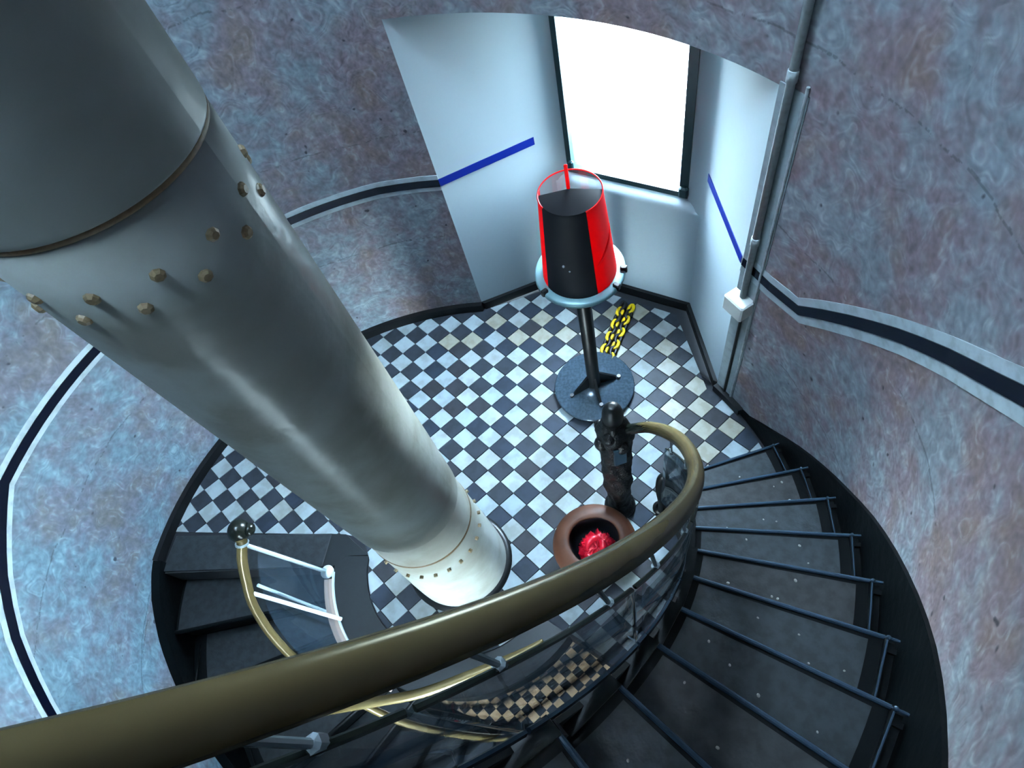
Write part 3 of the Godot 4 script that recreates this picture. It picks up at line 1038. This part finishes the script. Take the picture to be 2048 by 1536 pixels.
func railing_up() -> void:
	var b := base("balustrade")
	tag(b, "thick olive-brown handrail on glass panels sweeping across the foreground", "railing")
	var path := []
	var t := -17.6
	while t < 140.0:
		var p := rail_up_point(t)
		path.append(W(p.x, p.y, p.z - 0.006))
		t += 1.0 if t < 20 else 1.6
	var st := mb(true)
	tube(st, path, func(u: float) -> Vector2: return Vector2(0.019, 0.026) * (0.8 + 0.2 * clampf(u * 12, 0, 1)), 20)
	build(st, "handrail", M.brass, b)
	var bead := mb(true)
	var under := []
	for p in path:
		under.append(p + Vector3(0, -0.028, 0))
	tube(bead, under, func(_u: float) -> Vector2: return Vector2(0.011, 0.006), 8)
	build(bead, "rail_channel", M.rail_dark, b)
	# end fitting on the newel post
	var fit := mb()
	tube(fit, [path[0] + (path[0] - path[1]) * 1.2] + path.slice(0, 6), func(_u: float) -> Vector2: return Vector2(0.0172, 0.0225), 14)
	build(fit, "rail_end", M.rail_dark, b)
	var col := mb()
	tube(col, [path[0] + (path[0] - path[1]) * 1.5, path[0] + (path[0] - path[1]) * 0.9], func(_u: float) -> Vector2: return Vector2(0.021, 0.026), 14)
	build(col, "collar", M.chrome, b)
	# curved glass, one sheet to two treads, and the clips that carry the rail
	var a := -8.8
	while a < 100.0:
		var e := a + STEP * 2 - 0.35
		var g := mb(true)
		var n := 10
		for i in n:
			var q := []
			for k in [[i, 0], [i + 1, 0]]:
				var tt := lerpf(a, e, float(k[0]) / n)
				var rp := rail_up_point(tt)
				var lo := maxf(0.02, RISE + 0.0238 * (tt + 18.7) - 0.02)
				var hi := rp.z - 0.155
				var rr := rp.y + 0.0135
				q.append([W(tt, rr - 0.004, lo), W(tt, rr + 0.004, lo), W(tt, rr - 0.004, hi), W(tt, rr + 0.004, hi)])
			var c: Vector3 = (q[0][0] + q[1][3]) / 2
			face(g, [q[0][0], q[1][0], q[1][2], q[0][2]], c)
			face(g, [q[0][1], q[1][1], q[1][3], q[0][3]], c)
			face(g, [q[0][2], q[1][2], q[1][3], q[0][3]], c)
			face(g, [q[0][0], q[1][0], q[1][1], q[0][1]], c)
			if i == 0:
				face(g, [q[0][0], q[0][1], q[0][3], q[0][2]], c)
			if i == n - 1:
				face(g, [q[1][0], q[1][1], q[1][3], q[1][2]], c)
		build(g, "glass_panel", M.glass, b)
		var ed := mb()
		var pth := []
		for i in n + 1:
			var tt := lerpf(a, e, float(i) / n)
			var rp := rail_up_point(tt)
			pth.append(W(tt, rp.y + 0.0135, rp.z - 0.153))
		tube(ed, pth, func(_u: float) -> Vector2: return Vector2(0.0042, 0.002), 6)
		build(ed, "glass_edge", M.rail_dark, b)
		for f in [0.22, 0.78]:
			var tt := lerpf(a, e, f)
			var rp := rail_up_point(tt)
			var cl := mb()
			rod(cl, W(tt, rp.y, rp.z - 0.03), W(tt - 0.6, rp.y + 0.010, rp.z - 0.165), 0.0038, 8)
			box(cl, W(tt - 0.6, rp.y + 0.010, rp.z - 0.17), Vector3(0.013, 0.022, 0.014), Basis(Vector3.UP, -deg_to_rad(tt)), 0.003)
			build(cl, "clip", M.chrome, b)
		var sh := mb()
		var cpath := []
		for i in n + 1:
			var tt := lerpf(a, e, float(i) / n)
			cpath.append(W(tt, rail_up_point(tt).y + 0.016, RISE + 0.0238 * (tt + 18.7) + 0.004))
		tube(sh, cpath, func(_u: float) -> Vector2: return Vector2(0.006, 0.008), 6)
		build(sh, "glass_shoe", M.nosing, b)
		a += STEP * 2

func railing_down() -> void:
	var b := base("balustrade")
	tag(b, "small brown tube handrail with white spindles curling down the lower flight", "railing")
	var pts := [W(176.6, 0.822, 0.590), W(175.6, 0.827, 0.562), W(171.5, 0.853, 0.50), W(166.9, 0.876, 0.42), W(161.6, 0.896, 0.3345), W(155.8, 0.899, 0.241), W(150.5, 0.893, 0.153), W(144.3, 0.876, 0.055), W(130, 0.84, -0.18), W(110, 0.81, -0.5), W(80, 0.80, -0.98), W(50, 0.80, -1.45), W(20, 0.80, -1.9)]
	var path := smooth_path(pts, 7)
	var st := mb(true)
	tube(st, path, func(_u: float) -> Vector2: return Vector2(0.020, 0.026), 16)
	build(st, "handrail", M.brass, b)
	var kn := mb(true)
	var k0: Vector3 = path[0]
	blob(kn, k0 + Vector3(-0.012, 0.004, -0.03), Vector3(0.046, 0.05, 0.05), Basis(), 20, 12)
	blob(kn, k0 + Vector3(0.035, 0.0, -0.035), Vector3(0.022, 0.026, 0.03), Basis(), 14, 8)
	build(kn, "end_knob", M.rail_dark, b)
	var co := mb()
	tube(co, [path[7], path[8]], func(_u: float) -> Vector2: return Vector2(0.026, 0.032), 14)
	build(co, "collar", M.chrome, b)
	var feet := [W(175.2, 0.690, 0.03), W(151.5, 0.632, 0.03), W(131, 0.65, -0.02)]
	var tops := [path[8] + Vector3(0.01, -0.01, 0), path[25] + Vector3(0.012, -0.012, 0), path[48]]
	for i in 3:
		var sp := mb()
		rod(sp, tops[i], feet[i], 0.0095, 10)
		build(sp, "spindle", M.white_metal, b)
	var sp2 := mb()
	rod(sp2, path[22] + Vector3(0.03, -0.04, 0), W(158.5, 0.705, 0.0), 0.0075, 10)
	build(sp2, "spindle", M.white_metal, b)
	var ft := mb(true)
	lathe(ft, W(175.2, 0.684, 0.0), [Vector2(0.0, 0.0), Vector2(0.032, 0.002), Vector2(0.034, 0.014), Vector2(0.026, 0.026), Vector2(0.0, 0.03)], 20, 1.0, false)
	build(ft, "spindle_foot", M.white_metal, b)
	var ch := mb()
	arcbox(ch, 172, 118, 0.654, 0.700, flat(-0.16), flat(0.006), 20)
	build(ch, "channel", M.pink_strip, b)
	var cs := mb()
	arcbox(cs, 175, 118, 0.646, 0.654, flat(-0.01), flat(0.018), 20)
	build(cs, "channel_lip", M.white_metal, b)
	var we := mb(true)
	var wpath := []
	for q in [Vector2(135, 1.06), Vector2(128.5, 0.916), Vector2(119.3, 0.788), Vector2(104.5, 0.668), Vector2(94.6, 0.614), Vector2(81.5, 0.566), Vector2(66.8, 0.550), Vector2(52.5, 0.561), Vector2(42.8, 0.582)]:
		wpath.append(W(q.x, q.y, 0.045))
	wpath[0].y = -0.1
	wpath[1].y = 0.0
	tube(we, smooth_path(wpath, 5), func(u: float) -> Vector2: return Vector2(0.022, 0.018) * clampf(3.0 - u * 2.6, 0.35, 1.0), 12)
	build(we, "foot_rail", M.brass, b)
	var g := mb(true)
	var n := 30
	for i in n:
		var q := []
		for k in [i, i + 1]:
			var f := float(k) / n
			var tp: Vector3 = path[int(lerpf(5, 52, f))]
			var ft0 := W(lerpf(176, 118, f), 0.672, 0.0)
			var hi := tp.lerp(ft0, 0.16)
			var s: Vector3 = Vector3(0, 0.0035, 0)
			q.append([ft0 - s, ft0 + s, hi - s, hi + s])
		var c: Vector3 = (q[0][0] + q[1][3]) / 2
		face(g, [q[0][0], q[1][0], q[1][2], q[0][2]], c)
		face(g, [q[0][1], q[1][1], q[1][3], q[0][3]], c)
		if i == 0:
			face(g, [q[0][0], q[0][1], q[0][3], q[0][2]], c)
	build(g, "glass_panel", M.glass_clear, b)

func newel() -> void:
	var at := W(-19.75, 0.845, 0)
	var n := base("newel_post", at)
	tag(n, "dark knobbly cast newel post at the foot of the olive handrail", "newel post")
	var st := mb(true)
	var prof := smooth_profile([Vector2(0.0, 0.0), Vector2(0.070, 0.002), Vector2(0.072, 0.03), Vector2(0.056, 0.055), Vector2(0.052, 0.10)], 4)
	lathe(st, Vector3.ZERO, prof, 24, 1.0, false)
	build(st, "plinth", M.newel, n)
	var body := mb(true)
	var bp := smooth_profile([Vector2(0.052, 0.09), Vector2(0.050, 0.16), Vector2(0.054, 0.24), Vector2(0.064, 0.33), Vector2(0.060, 0.42), Vector2(0.067, 0.52), Vector2(0.062, 0.60), Vector2(0.066, 0.68), Vector2(0.063, 0.78), Vector2(0.064, 0.86), Vector2(0.050, 0.915), Vector2(0.040, 0.945)], 5)
	lathe(body, Vector3.ZERO, bp, 36, 1.0, true, func(a: float, y: float) -> float: return 1.0 + 0.07 * sin(a * 4 + y * 9) + 0.05 * sin(a * 7 - y * 31) + 0.04 * sin(y * 70 + a * 3))
	build(body, "shaft", M.newel, n)
	var cap := mb(true)
	lathe(cap, Vector3.ZERO, smooth_profile([Vector2(0.030, 0.935), Vector2(0.038, 0.955), Vector2(0.039, 0.995), Vector2(0.032, 1.03), Vector2(0.016, 1.05), Vector2(0.0, 1.053)], 5), 24, 1.0, false)
	build(cap, "cap", M.steel_black, n)
	for s in [[60.0, 0.80, 0.028], [160.0, 0.78, 0.030], [10.0, 0.83, 0.027], [110.0, 0.885, 0.025], [200.0, 0.86, 0.024]]:
		var kn := mb(true)
		var a := deg_to_rad(s[0])
		blob(kn, Vector3(cos(a) * 0.054, s[1], sin(a) * 0.054), Vector3(s[2], s[2] * 1.3, s[2]), Basis(), 12, 8)
		build(kn, "scroll", M.newel, n)
	var pl := mb()
	var dir := (Vector3(CAM.x, 0, CAM.z) - at).normalized().rotated(Vector3.UP, 0.25)
	var bas := Basis(Vector3.UP.cross(dir).normalized(), Vector3.UP, dir)
	box(pl, dir * 0.066 + Vector3(0, 0.75, 0), Vector3(0.054, 0.14, 0.012), bas, 0.004)
	build(pl, "plaque", M.plaque, n)
	var cl := mb(true)
	tube(cl, smooth_path([at_local(at, W(-17.9, 0.872, 0.90)), at_local(at, W(-19.0, 0.862, 0.915)), Vector3(0.03, 0.90, 0.0)], 4), func(_u: float) -> Vector2: return Vector2(0.011, 0.013), 10)
	build(cl, "rail_clasp", M.chrome, n)

func at_local(o: Vector3, p: Vector3) -> Vector3:
	return p - o

# ---------------------------------------------------------------- things on the floor
func lantern() -> void:
	var o := Vector3(1.004, 0, 0.045)
	var n := base("signal_lantern", o)
	tag(n, "red and black signal lantern on a black pole before the window", "lantern")
	var disc := mb(true)
	lathe(disc, Vector3.ZERO, [Vector2(0.0, 0.012), Vector2(0.213, 0.012), Vector2(0.219, 0.016), Vector2(0.219, 0.026), Vector2(0.212, 0.033), Vector2(0.185, 0.034), Vector2(0.180, 0.040), Vector2(0.13, 0.041), Vector2(0.126, 0.046), Vector2(0.0, 0.048)], 56, 1.0, false)
	build(disc, "base_disc", M.disc, n)
	for i in 5:
		var a := deg_to_rad(-40 + i * 72.0)
		var ft := mb()
		rod(ft, Vector3(cos(a) * 0.19, 0.0, sin(a) * 0.19), Vector3(cos(a) * 0.19, 0.014, sin(a) * 0.19), 0.02, 12)
		build(ft, "rubber_foot", M.steel_black, n)
	var pole := mb(true)
	lathe(pole, Vector3.ZERO, [Vector2(0.036, 0.04), Vector2(0.036, 0.06), Vector2(0.034, 0.07), Vector2(0.034, 0.94)], 24)
	build(pole, "pole", M.steel_black, n)
	for a in [150.0, -15.0, 75.0, -105.0]:
		var d := Vector3(cos(deg_to_rad(a)), 0, sin(deg_to_rad(a)))
		var s := Vector3(-d.z, 0, d.x) * 0.006
		var g := mb()
		var p := [d * 0.03 + Vector3(0, 0.047, 0), d * 0.125 + Vector3(0, 0.047, 0), d * 0.125 + Vector3(0, 0.062, 0), d * 0.03 + Vector3(0, 0.155, 0)]
		var lo := []
		var hi := []
		for v in p:
			lo.append(v - s)
			hi.append(v + s)
		hexa(g, lo, hi)
		build(g, "gusset", M.steel_black, n)
		var bt := mb()
		rod(bt, d * 0.14 + Vector3(0, 0.045, 0), d * 0.14 + Vector3(0, 0.058, 0), 0.011, 8)
		build(bt, "bolt", M.steel_black, n)
	var pan := mb(true)
	lathe(pan, Vector3.ZERO, smooth_profile([Vector2(0.05, 0.935), Vector2(0.09, 0.942), Vector2(0.14, 0.958), Vector2(0.170, 0.980)], 4), 48, 1.0, false)
	build(pan, "pan", M.pan, n)
	var collar := mb(true)
	lathe(collar, Vector3.ZERO, [Vector2(0.036, 0.905), Vector2(0.062, 0.91), Vector2(0.062, 0.937), Vector2(0.036, 0.94)], 24)
	build(collar, "collar", M.steel_black, n)
	var rim := mb(true)
	lathe(rim, Vector3.ZERO, [Vector2(0.164, 0.980), Vector2(0.184, 0.982), Vector2(0.190, 0.988), Vector2(0.190, 1.002), Vector2(0.183, 1.008), Vector2(0.150, 1.006)], 48, 1.0, false)
	build(rim, "rim", M.pan, n)
	for a in [5.0, 35.0, 143.0, -60.0, -120.0]:
		var c := mb()
		var d := Vector3(cos(deg_to_rad(a)), 0, sin(deg_to_rad(a)))
		box(c, d * 0.182 + Vector3(0, 1.006, 0), Vector3(0.03, 0.03, 0.022), Basis(Vector3.UP, -deg_to_rad(a)), 0.004)
		build(c, "clamp", M.steel_black, n)
	# drum: dark screen in front, red filters beside it, clear glass to the window
	var prof := [Vector2(0.154, 1.005), Vector2(0.153, 1.02), Vector2(0.146, 1.1), Vector2(0.138, 1.2), Vector2(0.128, 1.32), Vector2(0.119, 1.43)]
	var shell := func(a0: float, a1: float, dr: float, m: Material, called: String, parent: Node) -> MeshInstance3D:
		var st := mb(true)
		var seg := maxi(3, int(absf(a1 - a0) / 6))
		var pr := []
		for p in prof:
			pr.append(Vector2(p.x + dr, p.y))
		lathe(st, Vector3.ZERO, pr, seg, 1.0, false, null, a0, a1)
		var pi2 := []
		for p in pr:
			pi2.append(Vector2(p.x - 0.004, p.y))
		pi2.reverse()
		lathe(st, Vector3.ZERO, pi2, seg, 1.0, false, null, a0, a1)
		return build(st, called, m, parent)
	shell.call(62.0, 147.0, 0.001, M.lamp_black, "dark_screen", n)
	var rp: MeshInstance3D = shell.call(-8.0, 62.0, 0.0, M.red, "red_filter", n)
	shell.call(147.0, 196.0, 0.0, M.red, "red_filter", n)
	shell.call(196.0, 352.0, 0.0, M.pane, "clear_glass", n)
	# slanting crease of the red filter
	var cr := mb()
	var cp := []
	for i in 8:
		var t := i / 7.0
		var a := deg_to_rad(lerpf(57, 0, t))
		var y := lerpf(1.15, 1.26, t)
		var r := lerpf(0.1425, 0.133, t)
		cp.append(Vector3(cos(a) * r, y, sin(a) * r))
	tube(cr, cp, func(u: float) -> Vector2: return Vector2(0.0035, 0.006) * (0.5 + sin(u * PI)), 8)
	build(cr, "crease", M.red, rp)
	var ring := mb(true)
	var rpath := []
	for i in 49:
		var a := deg_to_rad(lerpf(147.0, 422.0, i / 48.0))
		rpath.append(Vector3(cos(a) * 0.1185, 1.43, sin(a) * 0.1185))
	tube(ring, rpath, func(_u: float) -> Vector2: return Vector2(0.0028, 0.0028), 8)
	build(ring, "top_ring", M.red, n)
	# dark roof falling from the middle to the front half of the ring
	var roof := mb(true)
	var apex := Vector3(0, 1.448, 0)
	for i in 20:
		var a := deg_to_rad(lerpf(-3.0, 182.0, i / 20.0))
		var b := deg_to_rad(lerpf(-3.0, 182.0, (i + 1) / 20.0))
		face(roof, [apex, Vector3(cos(a) * 0.117, 1.424, sin(a) * 0.117), Vector3(cos(b) * 0.117, 1.424, sin(b) * 0.117)], Vector3(0, 1.0, 0))
	build(roof, "roof", M.lamp_black, n)
	var rodm := mb()
	box(rodm, Vector3(-0.004, 1.50, -0.002), Vector3(0.013, 0.11, 0.010), Basis(), 0.003)
	build(rodm, "red_fin", M.red, n)
	for s in [[101.0, 1.16, 0.0045], [110.0, 1.185, 0.006]]:
		var sc := mb(true)
		var a := deg_to_rad(s[0])
		blob(sc, Vector3(cos(a) * 0.1415, s[1], sin(a) * 0.1415), Vector3.ONE * s[2], Basis(), 10, 6)
		build(sc, "screw", M.chrome, n)

func chain() -> void:
	var c := base("hazard_chain", Vector3(1.07, 0, -0.11))
	tag(c, "yellow and black plastic chain doubled on the tiles behind the pole", "chain")
	var o := Vector3(1.07, 0, -0.11)
	var ends := [[Vector3(1.090, 0.02, -0.115), Vector3(1.236, 0.02, -0.485)], [Vector3(1.042, 0.02, -0.130), Vector3(1.188, 0.02, -0.51)]]
	for s in 2:
		var a: Vector3 = ends[s][0] - o
		var b: Vector3 = ends[s][1] - o
		var count := 9
		for i in count:
			var m := a.lerp(b, (i + 0.5) / count)
			var d := (b - a).normalized()
			var x := Vector3(-d.z, 0, d.x)
			var tilt := 0.25 if i % 2 == 0 else -0.25
			var wdir := (x * cos(tilt) + Vector3.UP * sin(tilt)).normalized()
			var l := (b - a).length() / count * 0.60
			var path := []
			for k in 17:
				var q := TAU * k / 16
				path.append(m + d * cos(q) * l + wdir * sin(q) * 0.0145)
			var st := mb(true)
			tube(st, path, func(_u: float) -> Vector2: return Vector2(0.0105, 0.0105), 8, false, x.cross(d))
			build(st, "link", M.yellow if (i + s) % 2 == 0 else M.chain_black, c)
	var sn := mb(true)
	blob(sn, Vector3(1.058, 0.02, -0.10) - o, Vector3(0.011, 0.012, 0.02), Basis(), 12, 8)
	build(sn, "blue_hook", M.pale_blue, c)

func bowl() -> void:
	var o := Vector3(0.993, 0, 0.950)
	var b := base("bowl", o)
	tag(b, "round brown bowl with a dark hollow on the tiles beside the newel", "bowl")
	var st := mb(true)
	var prof := smooth_profile([Vector2(0.09, 0.0), Vector2(0.125, 0.012), Vector2(0.178, 0.07), Vector2(0.196, 0.115), Vector2(0.189, 0.150), Vector2(0.166, 0.178), Vector2(0.137, 0.192), Vector2(0.119, 0.190), Vector2(0.113, 0.182)], 6)
	lathe(st, Vector3.ZERO, prof, 56, 0.97, false, func(a: float, y: float) -> float: return 1.0 + (0.05 * cos(3 * a + 1.9) + 0.04 * cos(2 * a + 1.0)) * clampf((y - 0.15) * 14, 0, 1))
	build(st, "body", M.brown, b)
	var h := mb(true)
	var hp := smooth_profile([Vector2(0.0, 0.055), Vector2(0.075, 0.06), Vector2(0.104, 0.10), Vector2(0.111, 0.15), Vector2(0.1135, 0.184)], 5)
	hp.reverse()
	lathe(h, Vector3.ZERO, hp, 56, 0.97, false, func(a: float, y: float) -> float: return 1.0 + (0.05 * cos(3 * a + 1.9) + 0.04 * cos(2 * a + 1.0)) * clampf((y - 0.06) * 8, 0, 1))
	build(h, "hollow", M.hollow, b)
	var cl := base("red_cloth", o + Vector3(0.016, 0.12, 0.028))
	tag(cl, "crumpled shiny red cloth lying in the brown bowl", "cloth")
	var c := mb(true)
	var nz := FastNoiseLite.new()
	nz.seed = 9
	nz.frequency = 7.0
	nz.fractal_octaves = 2
	var nu := 72
	var nv := 30
	var pt := func(i: int, j: int) -> Vector3:
		var a := TAU * (j % nu) / nu
		var f := PI * i / nv - PI / 2
		var d := Vector3(cos(a) * cos(f), sin(f), sin(a) * cos(f))
		var sw := sin(a * 2.0 + d.length() * 3.0 + Vector2(d.x, d.z).length() * 9.0) * 0.10
		var r := 0.078 * (1.0 + sw * clampf(d.y + 0.4, 0, 1) + 0.34 * nz.get_noise_3d(d.x * 1.3, d.y * 1.3, d.z * 1.3))
		return Vector3(d.x * r * 1.08, d.y * r * 0.66, d.z * r)
	for i in nv:
		for j in nu:
			face(c, [pt.call(i, j), pt.call(i + 1, j), pt.call(i + 1, j + 1), pt.call(i, j + 1)] if i > 0 and i < nv - 1 else ([pt.call(i, j), pt.call(i + 1, j), pt.call(i + 1, j + 1)] if i == 0 else [pt.call(i, j), pt.call(i + 1, j), pt.call(i, j + 1)]), Vector3.ZERO)
	var body := build(c, "bundle", M.cloth, cl)
	for k in 3:
		var fo := mb(true)
		var path := []
		for i in 15:
			var u := i / 14.0
			var a := 0.6 + k * 2.1 + u * 2.6
			var r := 0.068 - 0.018 * k - 0.012 * u
			path.append(Vector3(cos(a) * r, 0.030 + 0.012 * k + 0.008 * sin(u * PI), sin(a) * r))
		tube(fo, path, func(u: float) -> Vector2: return Vector2(0.013, 0.011) * (0.35 + sin(u * PI)), 10)
		build(fo, "fold", M.cloth, body)

func hook() -> void:
	var p := W(-15.0, 1.022, 0)
	var o := base("floor_bracket", p)
	tag(o, "small black curved bracket standing inside the rail glass", "bracket")
	var st := mb(true)
	tube(st, smooth_path([Vector3(0, 0, 0.02), Vector3(0.004, 0.10, 0.012), Vector3(-0.008, 0.25, 0.004), Vector3(-0.006, 0.36, -0.006), Vector3(0.008, 0.40, -0.010), Vector3(0.026, 0.385, -0.006)], 6), func(u: float) -> Vector2: return Vector2(0.014, 0.013) * (0.75 + 0.5 * sin(u * PI)), 12)
	build(st, "arm", M.steel_black, o)
	var f := mb(true)
	lathe(f, Vector3.ZERO, [Vector2(0.0, 0.0), Vector2(0.034, 0.001), Vector2(0.034, 0.01), Vector2(0.018, 0.02)], 18, 1.0, false)
	build(f, "foot", M.steel_black, o)
	var e := mb(true)
	blob(e, Vector3(0.004, 0.394, -0.010), Vector3(0.014, 0.008, 0.01), Basis(), 10, 6)
	build(e, "tip", M.chrome, o)

func conduit() -> void:
	var c := base("conduit", W(-34.1, RT - 0.022, 0))
	tag(c, "grey-painted conduit pipe running up the wall beside the alcove", "pipe")
	var o := W(-34.1, RT - 0.022, 0)
	var st := mb(true)
	lathe(st, Vector3.ZERO, [Vector2(0.0135, 0.86), Vector2(0.0135, 3.0), Vector2(0.0135, WALL_TOP - 0.03)], 18)
	build(st, "pipe", M.pipe, c)
	for y in [1.19, 1.86, 2.6]:
		var cp := mb(true)
		lathe(cp, Vector3(0, y, 0), [Vector2(0.0135, -0.02), Vector2(0.0165, -0.018), Vector2(0.0165, 0.018), Vector2(0.0135, 0.02)], 18)
		build(cp, "coupling", M.pipe, c)
	var s2 := mb()
	var q := W(-33.9, RT - 0.008, 0) - o
	rod(s2, q + Vector3(0, 0.03, 0), q + Vector3(0, 0.76, 0), 0.007, 10)
	build(s2, "lower_pipe", M.steel_black, c)
	var s3 := mb()
	var q3 := W(-32.35, RT - 0.006, 0) - o
	rod(s3, q3 + Vector3(0, 0.03, 0), q3 + Vector3(0, 1.84, 0), 0.0055, 10)
	build(s3, "thin_pipe", M.pipe, c)
	var jb := base("junction_box", W(-34.2, RT - 0.035, 0.765))
	tag(jb, "small white junction box below the grey conduit beside the alcove", "box")
	var b := mb()
	var dir := Vector3(cos(deg_to_rad(-34.2)), 0, sin(deg_to_rad(-34.2)))
	box(b, Vector3(0, 0.045, 0), Vector3(0.075, 0.09, 0.11), Basis(dir, Vector3.UP, dir.cross(Vector3.UP)), 0.006)
	build(b, "body", M.box_white, jb)
	var sp := mb()
	arcbox(sp, -36.0, -32.0, RT - 0.004, RT + 0.002, flat(0.03), flat(ALC_TOP + 0.015), 3)
	tag(build(sp, "trim_corner", M.grey_strip), "pale grey painted strip down the alcove corner behind the conduit", "", "", "structure")

func camera_basis() -> Basis:
	var r := Vector3(0.98778, -0.15234, -0.03100)
	var f := Vector3(-0.14736, -0.85417, -0.49868)
	r = (r - f.normalized() * r.dot(f.normalized())).normalized()
	return Basis(r, r.cross(f.normalized()).normalized(), -f.normalized())

func _ready() -> void:
	rng.seed = 4
	# camera
	var cam := Camera3D.new()
	cam.name = "camera"
	cam.projection = Camera3D.PROJECTION_FRUSTUM
	cam.near = 0.05
	cam.far = 200.0
	cam.size = 2.0 * cam.near * 768.0 / 1262.0
	cam.frustum_offset = Vector2(-32.0 / 1262.0 * cam.near, 0)
	cam.transform = Transform3D(camera_basis(), CAM)
	add_child(cam)
	cam.current = true
	# sky and exposure
	var env := Environment.new()
	var sky := Sky.new()
	var sm := ProceduralSkyMaterial.new()
	sm.sky_top_color = Color(0.74, 0.85, 0.94)
	sm.sky_horizon_color = Color(0.88, 0.97, 1.0)
	sm.ground_horizon_color = Color(0.88, 0.94, 0.95)
	sm.ground_bottom_color = Color(0.75, 0.78, 0.78)
	sm.sky_energy_multiplier = 14.0
	sm.ground_energy_multiplier = 14.0
	sky.sky_material = sm
	env.sky = sky
	env.background_mode = Environment.BG_SKY
	env.ambient_light_source = Environment.AMBIENT_SOURCE_SKY
	env.reflected_light_source = Environment.REFLECTION_SOURCE_SKY
	env.tonemap_mode = Environment.TONE_MAPPER_LINEAR
	env.tonemap_exposure = 0.43
	env.sdfgi_enabled = true
	env.ssao_enabled = true
	env.ssil_enabled = true
	var we := WorldEnvironment.new()
	we.name = "world"
	we.environment = env
	add_child(we)
	materials()
	wall_shell()
	alcove()
	dado("trim_dado_left", DADO_L, 0.0265, 0.0206, 0.0265, "glossy dark stripe between pale bands round the left wall, dipping at the lower stair")
	dado("trim_dado_right", DADO_R, 0.034, 0.0212, 0.040, "glossy dark stripe between pale bands climbing the right wall with the stair")
	floor_main()
	column()
	stair_up()
	stair_down()
	railing_up()
	railing_down()
	newel()
	lantern()
	bowl()
	chain()
	hook()
	conduit()
